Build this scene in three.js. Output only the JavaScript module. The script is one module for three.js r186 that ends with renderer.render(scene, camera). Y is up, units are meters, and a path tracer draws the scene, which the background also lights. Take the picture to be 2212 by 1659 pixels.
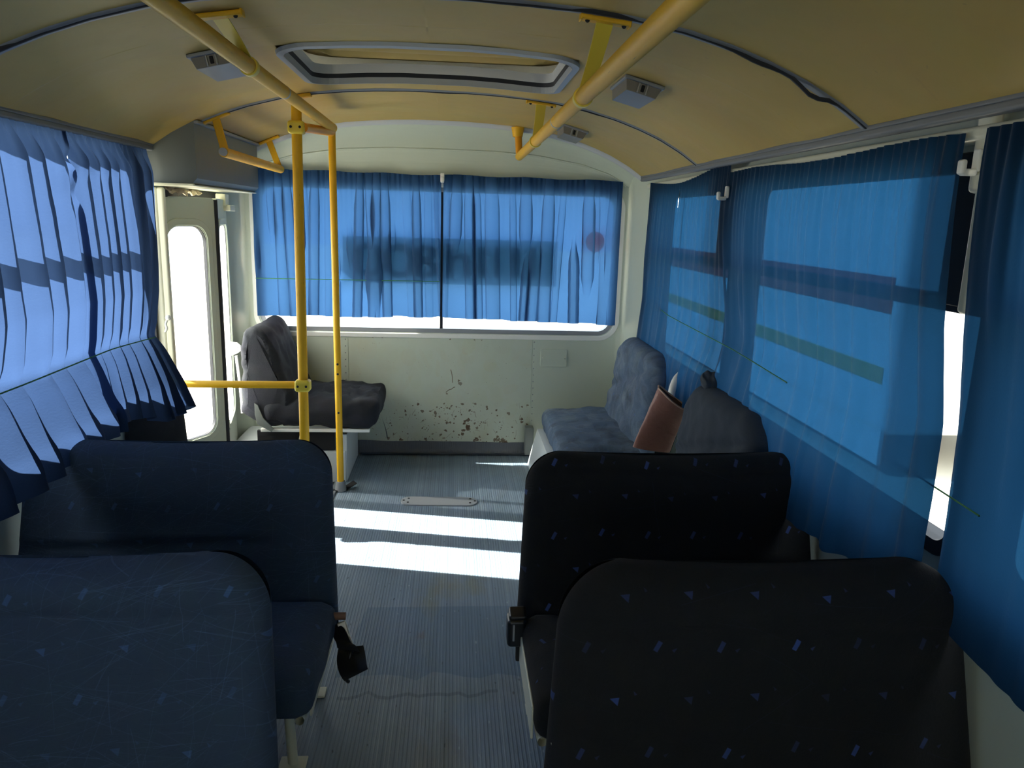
import * as THREE from 'three';
import { mergeGeometries, mergeVertices } from 'three/addons/utils/BufferGeometryUtils.js';
import { RoundedBoxGeometry } from 'three/addons/geometries/RoundedBoxGeometry.js';
import { ImprovedNoise } from 'three/addons/math/ImprovedNoise.js';

// ------------------------------------------------------------------ camera, sky, sun, exposure
const scene = new THREE.Scene();
const F = 1630, W = 2212, H = 1659;
const camera = new THREE.PerspectiveCamera(2 * Math.atan(H / 2 / F) * 180 / Math.PI, W / H, 0.02, 400);
camera.rotation.order = 'YXZ';
camera.position.set(0.08, 1.40, 0);
camera.rotation.set(THREE.MathUtils.degToRad(-12.3), THREE.MathUtils.degToRad(-4.64), 0.029);
scene.background = new THREE.Color(0.80, 0.91, 1.0).multiplyScalar(5.0);
const sun = new THREE.DirectionalLight(new THREE.Color(1.0, 0.96, 0.86), 44);
const SUNDIR = new THREE.Vector3(1, -0.82, 0.21).normalize();
sun.position.copy(SUNDIR).multiplyScalar(-20); sun.target.position.set(0, 0.5, -2.5); sun.position.add(sun.target.position);
sun.castShadow = true; sun.shadow.mapSize.set(4096, 4096);
Object.assign(sun.shadow.camera, { left: -9, right: 9, top: 9, bottom: -9, near: 1, far: 60 });
scene.add(sun, sun.target);
const renderer = new THREE.WebGLRenderer({ antialias: true });
renderer.toneMapping = THREE.LinearToneMapping;
renderer.toneMappingExposure = 0.83;
renderer.shadowMap.enabled = true;

// ------------------------------------------------------------------ helpers
let seed = 12345;
const rnd = () => { seed = (seed * 1664525 + 1013904223) >>> 0; return seed / 4294967296; };
const rr = (a, b) => a + (b - a) * rnd();
const perlin = new ImprovedNoise();
const noise = (x, y = 0, z = 0) => perlin.noise(x + 11.3, y + 7.7, z + 3.1);
const fbm = (x, y, z = 0) => noise(x, y, z) + 0.5 * noise(2.1 * x, 2.1 * y, z + 5) + 0.25 * noise(4.3 * x, 4.3 * y, z + 9);
const V = (x, y, z) => new THREE.Vector3(x, y, z);
const lerp = (a, b, t) => a + (b - a) * t;
const clamp = (x, a, b) => Math.min(b, Math.max(a, x));
const sstep = (a, b, x) => { const t = clamp((x - a) / (b - a), 0, 1); return t * t * (3 - 2 * t); };
const gauss = (x, w) => Math.exp(-(x / w) * (x / w));
function pw(tab, x) { if (x <= tab[0][0]) return tab[0][1]; for (let i = 1; i < tab.length; i++) if (x <= tab[i][0]) { const a = tab[i - 1], b = tab[i]; return lerp(a[1], b[1], (x - a[0]) / (b[0] - a[0])); } return tab[tab.length - 1][1]; }
const taken = {};
function numbered(n) { const k = taken[n] = (taken[n] ?? -1) + 1; return k ? n + '_' + String(k).padStart(3, '0') : n; }
function part(name, geo, mat, parent, label) {
  const m = new THREE.Mesh(geo, mat); m.name = name; m.castShadow = m.receiveShadow = true; parent.add(m);
  if (label) m.userData.label = label;
  return m;
}
function thing(name, label, category, pos = [0, 0, 0], rot = 0, group) {
  const g = new THREE.Group(); g.name = numbered(name); g.position.set(...pos); g.rotation.y = rot;
  g.userData = { label, category }; if (group) g.userData.group = group; scene.add(g); return g;
}
function solo(name, geo, mat, label, category, group) { const m = part(numbered(name), geo, mat, scene); m.userData = { label, category }; if (group) m.userData.group = group; return m; }
function struct(name, geo, mat) { let o; if (geo) o = part(name, geo, mat, scene); else { o = new THREE.Group(); o.name = name; scene.add(o); } o.userData.kind = 'structure'; return o; }
const T = (g, x = 0, y = 0, z = 0, rx = 0, ry = 0, rz = 0) => { g.applyMatrix4(new THREE.Matrix4().compose(V(x, y, z), new THREE.Quaternion().setFromEuler(new THREE.Euler(rx, ry, rz)), V(1, 1, 1))); return g; };
const bake = (g) => { const n = g.index ? g.toNonIndexed() : g; for (const k of Object.keys(n.attributes)) if (!['position', 'normal', 'uv'].includes(k)) n.deleteAttribute(k); return n; };
const merge = (...gs) => mergeGeometries(gs.flat().map(bake));
const box = (w, h, d, x = 0, y = 0, z = 0, r = 0.004) => T(new RoundedBoxGeometry(w, h, d, 2, Math.min(r, w / 2.1, h / 2.1, d / 2.1)), x, y, z);
function bar(a, b, r, seg = 16) { const A = V(...a), B = V(...b), d = B.clone().sub(A); const g = new THREE.CylinderGeometry(r, r, d.length(), seg); g.applyQuaternion(new THREE.Quaternion().setFromUnitVectors(V(0, 1, 0), d.clone().normalize())); g.translate(...A.add(B).multiplyScalar(0.5).toArray()); return g; }
function tube(pts, r, seg = 40, rs = 10, tension = 0.5) { return new THREE.TubeGeometry(new THREE.CatmullRomCurve3(pts.map((p) => V(...p)), false, 'catmullrom', tension), seg, r, rs, false); }
function rrect(x0, y0, x1, y1, r, P = THREE.Shape) {
  const s = new P(); s.moveTo(x0 + r, y0); s.lineTo(x1 - r, y0); s.absarc(x1 - r, y0 + r, r, -Math.PI / 2, 0); s.lineTo(x1, y1 - r); s.absarc(x1 - r, y1 - r, r, 0, Math.PI / 2);
  s.lineTo(x0 + r, y1); s.absarc(x0 + r, y1 - r, r, Math.PI / 2, Math.PI); s.lineTo(x0, y0 + r); s.absarc(x0 + r, y0 + r, r, Math.PI, Math.PI * 1.5); return s;
}
const ext = (shape, depth, bevel = 0, seg = 10) => new THREE.ExtrudeGeometry(shape, { depth, curveSegments: seg, bevelEnabled: bevel > 0, bevelSize: bevel, bevelThickness: bevel, bevelSegments: 2 });
function ring(x0, y0, x1, y1, r, w, depth, bevel = 0) { const s = rrect(x0, y0, x1, y1, r); s.holes.push(rrect(x0 + w, y0 + w, x1 - w, y1 - w, Math.max(0.005, r - w), THREE.Path)); return ext(s, depth, bevel); }
const poly = (pts) => { const s = new THREE.Shape(); pts.forEach(([x, y], i) => (i ? s.lineTo(x, y) : s.moveTo(x, y))); s.closePath(); return s; };
// shape drawn in (z, y) -> left wall plane at x; in (-z, y) -> right wall plane at x
const MATL = (x) => new THREE.Matrix4().set(0, 0, -1, x, 0, 1, 0, 0, 1, 0, 0, 0, 0, 0, 0, 1);
const MATR = (x) => new THREE.Matrix4().set(0, 0, 1, x, 0, 1, 0, 0, -1, 0, 0, 0, 0, 0, 0, 1);
function grid(nu, nv, fn, uvfn) { // sheet from fn(u,v) -> [x,y,z]
  const p = [], uv = [], ix = [];
  for (let j = 0; j <= nv; j++) for (let i = 0; i <= nu; i++) { const u = i / nu, v = j / nv; p.push(...fn(u, v)); uv.push(...(uvfn ? uvfn(u, v) : [u, v])); }
  for (let j = 0; j < nv; j++) for (let i = 0; i < nu; i++) { const a = j * (nu + 1) + i, b = a + 1, c = a + nu + 1, d = c + 1; ix.push(a, c, b, b, c, d); }
  const g = new THREE.BufferGeometry(); g.setAttribute('position', new THREE.Float32BufferAttribute(p, 3)); g.setAttribute('uv', new THREE.Float32BufferAttribute(uv, 2)); g.setIndex(ix); g.computeVertexNormals(); return g;
}
// soft upholstered box: rounded, bulged, uneven; uv in metres
function cushion(w, h, d, r, bulge, lump = 0.006, sx = 1) {
  const n = 22, g = new THREE.BoxGeometry(w, h, d, n, 10, n), p = g.attributes.position, q = V(0, 0, 0), uv = g.attributes.uv, nm = g.attributes.normal;
  for (let i = 0; i < p.count; i++) {
    q.fromBufferAttribute(p, i);
    const c = V(clamp(q.x, -w / 2 + r, w / 2 - r), clamp(q.y, -h / 2 + r, h / 2 - r), clamp(q.z, -d / 2 + r, d / 2 - r)), o = q.clone().sub(c);
    if (o.lengthSq() > 0) q.copy(c).addScaledVector(o.normalize(), r);
    const fx = 1 - Math.pow(2 * q.x / w, 2), fz = 1 - Math.pow(2 * q.z / d, 2);
    if (Math.abs(nm.getY(i)) > 0.5) uv.setXY(i, q.x, q.z); else if (Math.abs(nm.getX(i)) > 0.5) uv.setXY(i, q.z, q.y); else uv.setXY(i, q.x, q.y);
    q.y += Math.sign(q.y) * bulge * Math.max(0, fx) ** 0.5 * Math.max(0, fz) ** 0.5 + lump * fbm(q.x * 7 * sx + sx, q.z * 7, q.y * 9);
    q.x += lump * 0.7 * noise(q.y * 14, q.z * 9, sx); q.z += lump * 0.7 * noise(q.x * 9, q.y * 14, sx + 4);
    p.setXYZ(i, q.x, q.y, q.z);
  }
  const pn = new Map(); g.computeVertexNormals(); // weld the normals of coincident vertices
  const k = (i) => [p.getX(i), p.getY(i), p.getZ(i)].map((x) => Math.round(x * 1e4)).join();
  for (let i = 0; i < p.count; i++) { const s = pn.get(k(i)) ?? V(0, 0, 0); s.add(V(nm.getX(i), nm.getY(i), nm.getZ(i))); pn.set(k(i), s); }
  for (let i = 0; i < p.count; i++) { const s = pn.get(k(i)).clone().normalize(); nm.setXYZ(i, s.x, s.y, s.z); }
  return g;
}
// upholstered backrest standing on its lower edge: outline with rounded top corners, widening downwards; front is +z
function backPad({ w, h, th, rt = 0.1, taper = 0.03, fold = () => 0, lump = 0.004, ph = 0, R = 0.05, top = () => 0 }) {
  const nu = 72, nv = 64;
  const sd = (x, y) => { // distance inside the outline, > 0 inside
    const hw = w / 2 - taper * (y / h), yt = h + top(x); const ax = Math.abs(x), rb = 0.03, r = y > h / 2 ? rt : rb;
    const qx = ax - (hw - r), qy = Math.max(y - (yt - rt), rb - y) ;
    if (qx > 0 && qy > 0) return r - Math.hypot(qx, qy);
    return Math.min(hw - ax, yt - y, y);
  };
  const half = (y) => { const yt = h; if (y > yt - rt) { const k = y - (yt - rt); return w / 2 - taper * (y / h) - rt + Math.sqrt(Math.max(0, rt * rt - k * k)); } return w / 2 - taper * (y / h); };
  const side = (sgn) => grid(nu, nv, (u, v) => {
    const vv = 0.5 - 0.5 * Math.cos(Math.PI * v) , y = h * vv, a = Math.sin((u - 0.5) * Math.PI), x = a * half(y);
    const dd = clamp(sd(x, y) / R, 0, 1), e = Math.sqrt(Math.max(0, 1 - (1 - dd) ** 2));
    let t = th / 2 * e;
    if (sgn > 0) t += e * (0.012 * Math.cos(x / w * Math.PI) + fold(x, y) + lump * fbm(x * 8 + ph, y * 8, ph));
    return [x + (sgn < 0 ? 0 : 0), y + top(x) * vv * vv, sgn * t];
  }, (u, v) => { const y = h * (0.5 - 0.5 * Math.cos(Math.PI * v)); return [Math.sin((u - 0.5) * Math.PI) * half(y) + ph * 1.37, y + ph * 0.61]; });
  const f = side(1), b = side(-1), ib = b.index.array; for (let i = 0; i < ib.length; i += 3) { const s = ib[i]; ib[i] = ib[i + 1]; ib[i + 1] = s; } b.computeVertexNormals();
  const fi = f.index.array; for (let i = 0; i < fi.length; i += 3) { const s = fi[i]; fi[i] = fi[i + 1]; fi[i + 1] = s; }
  for (const g of [f, b]) { const ix = g.index.array; for (let i = 0; i < ix.length; i += 3) { const s = ix[i]; ix[i] = ix[i + 1]; ix[i + 1] = s; } g.computeVertexNormals(); }
  // flip so that the front looks to +z
  const chk = (g, want) => { g.computeVertexNormals(); let s = 0; const n = g.attributes.normal; for (let i = 0; i < n.count; i++) s += n.getZ(i); if (s * want < 0) { const ix = g.index.array; for (let i = 0; i < ix.length; i += 3) { const q = ix[i]; ix[i] = ix[i + 1]; ix[i + 1] = q; } g.computeVertexNormals(); } };
  chk(f, 1); chk(b, -1);
  return mergeGeometries([f, b]);
}

// ------------------------------------------------------------------ textures
function canvasTex(w, h, draw, { srgb = true, rx = 1, ry = 1 } = {}) {
  const c = document.createElement('canvas'); c.width = w; c.height = h; draw(c.getContext('2d'), w, h);
  const t = new THREE.CanvasTexture(c); t.wrapS = t.wrapT = THREE.RepeatWrapping; t.repeat.set(rx, ry); if (srgb) t.colorSpace = THREE.SRGBColorSpace; return t;
}
function noiseTex(n, fn, rx, ry) { // grey data texture, fn(u,v) -> 0..1 periodic as far as fn is
  const a = new Uint8Array(n * n * 4);
  for (let j = 0; j < n; j++) for (let i = 0; i < n; i++) { const v = clamp(fn(i / n, j / n), 0, 1) * 255, k = (j * n + i) * 4; a[k] = a[k + 1] = a[k + 2] = v; a[k + 3] = 255; }
  const t = new THREE.DataTexture(a, n, n); t.wrapS = t.wrapT = THREE.RepeatWrapping; t.magFilter = THREE.LinearFilter; t.minFilter = THREE.LinearFilter; t.repeat.set(rx, ry); t.needsUpdate = true; return t;
}
function speck(g, w, h, n, col, r0, r1, a0, a1) { for (let i = 0; i < n; i++) { g.globalAlpha = rr(a0, a1); g.fillStyle = col; g.beginPath(); g.ellipse(rnd() * w, rnd() * h, rr(r0, r1), rr(r0, r1) * rr(0.4, 1), rnd() * 3, 0, 7); g.fill(); } g.globalAlpha = 1; }
function fabricTex(base, fleck, flA, lines, dust) { // 0.84 m wide print: rows of slanted bars and small triangles on a dark ground
  return canvasTex(1024, 1024, (g, w, h) => {
    g.fillStyle = base; g.fillRect(0, 0, w, h);
    speck(g, w, h, 900, dust, 10, 60, 0.01, 0.05);
    for (let i = 0; i < 9000; i++) { g.globalAlpha = rr(0.03, 0.12); g.fillStyle = rnd() < 0.5 ? '#000' : dust; g.fillRect(rnd() * w, rnd() * h, rr(3, 14), 1); }
    g.fillStyle = fleck;
    for (let r = 0; r < 8; r++) for (let c = 0; c < 6; c++) {
      const x = (c + (r % 2) * 0.5 + 0.2) * w / 6 + rr(-14, 14), y = (r + 0.5) * h / 8 + rr(-10, 10);
      g.save(); g.translate(x, y);
      g.globalAlpha = flA * rr(0.35, 1);
      if (r % 2 === 0) { g.rotate(0.5); g.fillRect(-6, -14, 12, 28); g.globalAlpha *= 0.7; g.rotate(-0.5); g.beginPath(); g.moveTo(34, 8); g.lineTo(48, 3); g.lineTo(40, 15); g.fill(); }
      else { g.beginPath(); g.moveTo(-14, -6); g.lineTo(10, -9); g.lineTo(6, 12); g.fill(); g.globalAlpha *= 0.6; g.beginPath(); g.moveTo(44, -26); g.lineTo(54, -17); g.lineTo(47, -14); g.fill(); }
      g.restore();
    }
    g.globalAlpha = 0.5; g.strokeStyle = base; for (let y = 0; y < h; y += 3) { g.lineWidth = 1; g.globalAlpha = 0.28; g.beginPath(); g.moveTo(0, y); g.lineTo(w, y); g.stroke(); }
    g.strokeStyle = lines > 100 ? '#6f93c0' : fleck; for (let i = 0; i < lines; i++) { g.globalAlpha = rr(0.04, lines > 100 ? 0.24 : 0.15); g.lineWidth = rr(0.8, 2); const x = rnd() * w, y = rnd() * h, l = rr(60, 260), a = rr(-0.6, 0.6) + (rnd() < 0.3 ? 1.2 : 0), j1 = rr(-10, 10), j2 = rr(-10, 10); for (const ox of [-w, 0, w]) for (const oy of [-h, 0, h]) { if (x + ox < -300 || x + ox > w + 300 || y + oy < -300 || y + oy > h + 300) continue; g.beginPath(); g.moveTo(x + ox, y + oy); g.quadraticCurveTo(x + ox + l / 2 * Math.cos(a) + j1, y + oy - l / 2 * Math.sin(a) + j2, x + ox + l * Math.cos(a), y + oy - l * Math.sin(a)); g.stroke(); } }
    g.globalAlpha = 1;
  }, { rx: 1 / 0.84, ry: 1 / 0.84 });
}
const weave = noiseTex(256, (u, v) => 0.5 + 0.22 * Math.sin(u * 256 * Math.PI / 2) * Math.sin(v * 256 * Math.PI / 2) + 0.5 * fbm(u * 20, v * 20) * 0.5, 8, 8);
const rough = noiseTex(256, (u, v) => 0.5 + 0.45 * fbm(u * 9, v * 9), 1.6, 1.6);
const M = {};
const std = (o) => new THREE.MeshStandardMaterial(o), phys = (o) => new THREE.MeshPhysicalMaterial(o);
M.fabricR = std({ map: fabricTex('#121417', '#3f60b0', 0.85, 30, '#24262b'), roughness: 0.95, bumpMap: weave, bumpScale: 0.0012 });
M.fabricL = std({ map: fabricTex('#35485f', '#5480c4', 0.5, 800, '#46566a'), roughness: 0.95, bumpMap: weave, bumpScale: 0.0012 });
M.fabricWorn = std({ map: canvasTex(1024, 1024, (g, w, h) => {
  g.fillStyle = '#566a82'; g.fillRect(0, 0, w, h); speck(g, w, h, 500, '#a3abb0', 15, 90, 0.03, 0.1); speck(g, w, h, 300, '#1d2228', 15, 80, 0.02, 0.1);
  for (let i = 0; i < 5000; i++) { g.globalAlpha = rr(0.03, 0.16); g.fillStyle = rnd() < 0.5 ? '#172230' : '#93a6bb'; g.fillRect(rnd() * w, rnd() * h, rr(2, 9), rr(1, 3)); }
  speck(g, w, h, 60, '#4a7bd0', 4, 9, 0.2, 0.5); }, { rx: 1 / 0.9, ry: 1 / 0.9 }), roughness: 0.95, bumpMap: weave, bumpScale: 0.0012 });
M.fabricGrey = std({ map: canvasTex(512, 512, (g, w, h) => { g.fillStyle = '#20232a'; g.fillRect(0, 0, w, h); speck(g, w, h, 300, '#363942', 8, 60, 0.02, 0.09); speck(g, w, h, 200, '#202227', 8, 60, 0.02, 0.1); }, { rx: 1.4, ry: 1.4 }), roughness: 0.95, bumpMap: weave, bumpScale: 0.001 });
M.fabricDark = std({ color: '#36404c', roughness: 0.95, bumpMap: weave, bumpScale: 0.001 });
const cloth = (hex, tr = 0.62, ro = 0.955) => phys({ color: hex, transmission: tr, thickness: 0, roughness: ro, side: THREE.DoubleSide, bumpMap: weave, bumpScale: 0.0005, specularIntensity: 0.2 });
const lin = (r, g, b) => new THREE.Color().setRGB(r, g, b);
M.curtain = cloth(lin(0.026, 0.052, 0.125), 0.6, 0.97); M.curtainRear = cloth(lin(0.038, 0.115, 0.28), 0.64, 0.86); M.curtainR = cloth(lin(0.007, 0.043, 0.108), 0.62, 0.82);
M.paint = std({ color: '#c8d2c2', roughness: 0.42, bumpMap: rough, bumpScale: 0.0006 });
M.paintCream = std({ color: '#dcdcc6', roughness: 0.4 });
M.white = std({ color: '#eef0ea', roughness: 0.35 });
M.greyPaint = std({ color: '#737a78', roughness: 0.5, bumpMap: rough, bumpScale: 0.0006 });
M.vinyl = std({ map: canvasTex(1024, 1024, (g, w, h) => { g.fillStyle = '#c0a458'; g.fillRect(0, 0, w, h); speck(g, w, h, 260, '#a0905a', 30, 140, 0.01, 0.05); speck(g, w, h, 200, '#cbb270', 30, 140, 0.01, 0.05); speck(g, w, h, 30, '#8b7a55', 2, 5, 0.1, 0.3);
  for (let i = 0; i < 26; i++) { g.globalAlpha = rr(0.03, 0.1); g.strokeStyle = '#8f7c52'; g.lineWidth = rr(2, 7); const x = rnd() * w, y = rnd() * h; g.beginPath(); g.moveTo(x, y); g.lineTo(x + rr(30, 130), y + rr(-14, 14)); g.stroke(); } }, { rx: 0.7, ry: 0.7 }), roughness: 0.55, bumpMap: noiseTex(256, (u, v) => 0.5 + 0.5 * fbm(u * 5, v * 5), 0.9, 0.9), bumpScale: 0.004 });
M.alu = std({ color: '#aeb3b8', roughness: 0.35, metalness: 0.75 });
M.aluDull = std({ color: '#989ca0', roughness: 0.5, metalness: 0.35 });
M.rubber = std({ color: '#22252b', roughness: 0.7 });
M.dark = std({ color: '#1b1c20', roughness: 0.8 });
M.yellow = std({ map: canvasTex(512, 512, (g, w, h) => { g.fillStyle = '#e9b414'; g.fillRect(0, 0, w, h); speck(g, w, h, 90, '#c98f10', 6, 50, 0.03, 0.1); speck(g, w, h, 40, '#6b5a30', 1, 4, 0.2, 0.6); }, { rx: 1, ry: 2 }), roughness: 0.5 });
M.yellowPale = std({ color: '#ead24a', roughness: 0.4 });
M.orangePaint = std({ color: '#e29a1e', roughness: 0.35 });
M.lens = phys({ color: '#85817a', roughness: 0.5, clearcoat: 0.15 });
M.glass = phys({ color: '#ffffff', transmission: 1, thickness: 0, roughness: 0.0, ior: 1.45 });
M.glassDusty = phys({ color: '#ffffff', transmission: 1, thickness: 0, roughness: 0.975, ior: 1.45, specularIntensity: 0.2 });
M.cord = std({ color: '#3f7f52', roughness: 0.7 });
M.steel = std({ color: '#b9b7ac', roughness: 0.4, metalness: 0.5 });
M.plastic = std({ color: '#14161b', roughness: 0.35 });
M.leather = std({ map: canvasTex(512, 512, (g, w, h) => { g.fillStyle = '#94695c'; g.fillRect(0, 0, w, h); speck(g, w, h, 200, '#7a4f42', 8, 50, 0.02, 0.08); speck(g, w, h, 120, '#b08878', 8, 50, 0.02, 0.08); }, { rx: 3, ry: 3 }), roughness: 0.4, bumpMap: rough, bumpScale: 0.001 });
M.ground = std({ color: '#b9b2a2', roughness: 0.95 });
M.coachWhite = std({ color: '#e9ebec', roughness: 0.4 }); M.coachRed = std({ color: '#c4281e', roughness: 0.45 }); M.coachYellow = std({ color: '#e0a51a', roughness: 0.45 });
// rear wall below the window: paint worn through to rust near the floor
M.paintRust = std({ map: canvasTex(2048, 1024, (g, w, h) => { // covers x -0.54..0.56, y 0.02..0.72
  g.fillStyle = '#c8d2c2'; g.fillRect(0, 0, w, h); speck(g, w, h, 160, '#b9bba4', 30, 160, 0.02, 0.06); speck(g, w, h, 80, '#c3b78c', 30, 120, 0.02, 0.08);
  const chip = (x, y, s) => { g.fillStyle = rnd() < 0.6 ? '#5c4630' : '#6f6250'; g.globalAlpha = rr(0.65, 0.95); g.beginPath(); const a0 = rnd() * 6, e = rr(0.35, 1); for (let k = 0; k < 9; k++) { const a = a0 + k * 0.7, r = s * rr(0.45, 1.1); const px = x + r * Math.cos(a), py = y + r * e * Math.sin(a); k ? g.lineTo(px, py) : g.moveTo(px, py); } g.fill(); };
  const scratch = (x, y, l, a, wd) => { g.strokeStyle = '#66563e'; g.globalAlpha = rr(0.5, 0.9); g.lineWidth = wd; g.beginPath(); g.moveTo(x, y); let px = x, py = y; for (let k = 0; k < 5; k++) { px += l / 5 * Math.cos(a + rr(-0.4, 0.4)); py += l / 5 * Math.sin(a + rr(-0.4, 0.4)); g.lineTo(px, py); } g.stroke(); };
  for (let i = 0; i < 420; i++) { const y = h * (1 - Math.pow(rnd(), 1.7) * 0.42), x = w * clamp(0.55 + 0.27 * (rnd() + rnd() + rnd() - 1.5) * 1.5, 0.03, 0.98); chip(x, y, Math.pow(rnd(), 3) * 20 + 2.5); }
  for (let i = 0; i < 60; i++) scratch(w * rr(0.1, 0.98), h * rr(0.6, 0.98), rr(15, 70), rr(-2.6, 2.6), rr(1.5, 4));
  for (const [x, y, s] of [[0.645, 0.73, 30], [0.66, 0.79, 34], [0.63, 0.84, 22], [0.70, 0.915, 26], [0.84, 0.93, 36], [0.87, 0.955, 30], [0.82, 0.9, 24], [0.955, 0.74, 20], [0.29, 0.93, 20], [0.43, 0.91, 22], [0.56, 0.62, 16]]) for (let k = 0; k < 4; k++) chip(w * x + rr(-20, 20), h * y + rr(-24, 24), s * rr(0.5, 1));
  scratch(w * 0.555, h * 0.29, 130, 1.1, 9); chip(w * 0.605, h * 0.41, 26); chip(w * 0.6, h * 0.385, 18); scratch(w * 0.58, h * 0.44, 120, 2.65, 7); chip(w * 0.535, h * 0.5, 14);
  for (const [x, y] of [[0.1, 0.02], [0.14, 0.022], [0.19, 0.024], [0.55, 0.03], [0.68, 0.032], [0.72, 0.033]]) chip(w * x, h * y, 12);
  speck(g, w, h, 90, '#5a5040', 1.5, 4, 0.3, 0.8); g.globalAlpha = 1;
}), roughness: 0.42 });
M.paintRust.map.wrapS = M.paintRust.map.wrapT = THREE.ClampToEdgeWrapping;
// ribbed rubber floor
const ribs = noiseTex(64, (u) => { const s = Math.sin(u * Math.PI * 2); return s > 0.1 ? 0.75 + 0.25 * s : 0.2; }, 1 / 0.011, 1);
M.floor = std({ map: canvasTex(2048, 2048, (g, w, h) => { // x -1.2..1.2, z 1.8..-4.5
  const X = (x) => (x + 1.2) / 2.4 * w, Z = (z) => (1.8 - z) / 6.3 * h; // canvas y runs down, v runs up: row 0 = far
  const R = (z) => h - Z(z);
  g.fillStyle = '#7d91a3'; g.fillRect(0, 0, w, h); speck(g, w, h, 500, '#5c6874', 20, 130, 0.02, 0.07); speck(g, w, h, 400, '#95a1aa', 20, 130, 0.02, 0.07); speck(g, w, h, 160, '#7d6f5c', 10, 70, 0.02, 0.09);
  for (let x = 0; x < w; x += 9.4) { g.globalAlpha = rr(0.12, 0.3); g.fillStyle = rnd() < 0.7 ? '#3c4650' : '#a9b4bd'; g.fillRect(x, 0, rr(2, 4), h); }
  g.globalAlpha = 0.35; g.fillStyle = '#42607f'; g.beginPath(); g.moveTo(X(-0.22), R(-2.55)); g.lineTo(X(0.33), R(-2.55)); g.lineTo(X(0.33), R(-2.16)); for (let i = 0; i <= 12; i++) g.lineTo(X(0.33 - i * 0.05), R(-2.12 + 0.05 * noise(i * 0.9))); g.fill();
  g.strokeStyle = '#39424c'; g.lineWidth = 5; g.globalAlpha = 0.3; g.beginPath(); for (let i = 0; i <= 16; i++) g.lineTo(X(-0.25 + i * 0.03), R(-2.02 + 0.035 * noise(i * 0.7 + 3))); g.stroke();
  for (const [x, z, r, c] of [[0.05, -2.72, 50, '#8a7350'], [0.17, -2.72, 40, '#8a7350'], [-0.02, -2.35, 12, '#6d4f38'], [0.06, -1.75, 60, '#7a6a55'], [0.0, -2.6, 40, '#8a7350']]) for (let k = 0; k < 14; k++) { g.globalAlpha = 0.07; g.fillStyle = c; g.beginPath(); g.ellipse(X(x) + rr(-r, r), R(z) + rr(-r, r) * 0.6, r * rr(0.3, 0.8), r * rr(0.2, 0.6), rnd() * 3, 0, 7); g.fill(); }
  speck(g, w, h, 900, '#c9d4dc', 1, 3, 0.15, 0.5); speck(g, w, h, 700, '#23282e', 1, 3.4, 0.2, 0.6); g.globalAlpha = 1;
}), roughness: 0.5, bumpMap: ribs, bumpScale: 0.0022 });
M.floor.map.wrapS = M.floor.map.wrapT = THREE.ClampToEdgeWrapping; M.floor.map.repeat.set(1 / 2.4, 1 / 6.3); M.floor.map.offset.set(0.5, 4.5 / 6.3);
M.ribbedTrim = std({ color: '#69707a', roughness: 0.6, bumpMap: ribs, bumpScale: 0.002 });

// ------------------------------------------------------------------ the shell
const CT = [[0, 1.908], [0.12, 1.908], [0.25, 1.903], [0.38, 1.894], [0.5, 1.881], [0.63, 1.858], [0.76, 1.824], [0.86, 1.79], [0.95, 1.752], [1.04, 1.704], [1.1, 1.664], [1.14, 1.636]];
const cy = (x) => pw(CT, Math.abs(x));
const cslope = (x) => (cy(x + 0.03) - cy(x - 0.03)) / 0.06;
{
  // floor with the step well by the rear door cut out
  const s = poly([[-1.2, -1.8], [1.2, -1.8], [1.2, 4.5], [-1.2, 4.5], [-1.2, 4.2], [-0.52, 4.2], [-0.52, 3.36], [-1.2, 3.36]]);
  const g = ext(s, 0.05); g.rotateX(-Math.PI / 2); g.translate(0, -0.05, 0); // shape (x, -z) -> plane
  const p = g.attributes.position, uv = g.attributes.uv; for (let i = 0; i < p.count; i++) uv.setXY(i, p.getX(i), -p.getZ(i)); // u = x, v = -z
  M.floor.map.offset.set(0.5, 1.8 / 6.3);
  const fl = struct('floor', g, M.floor);
  const well = new THREE.Group(); well.name = 'step_well'; fl.add(well);
  part('riser', merge(box(0.02, 0.36, 0.86, -0.51, -0.235, -3.78), box(0.7, 0.36, 0.02, -0.87, -0.235, -3.35), box(0.7, 0.36, 0.02, -0.87, -0.235, -4.21)), M.greyPaint, well);
  part('step', box(0.72, 0.03, 0.9, -0.88, -0.42, -3.78), M.ribbedTrim, well);
  part('nosing', box(0.028, 0.012, 0.86, -0.525, 0.004, -3.78), M.alu, well);
}
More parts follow.
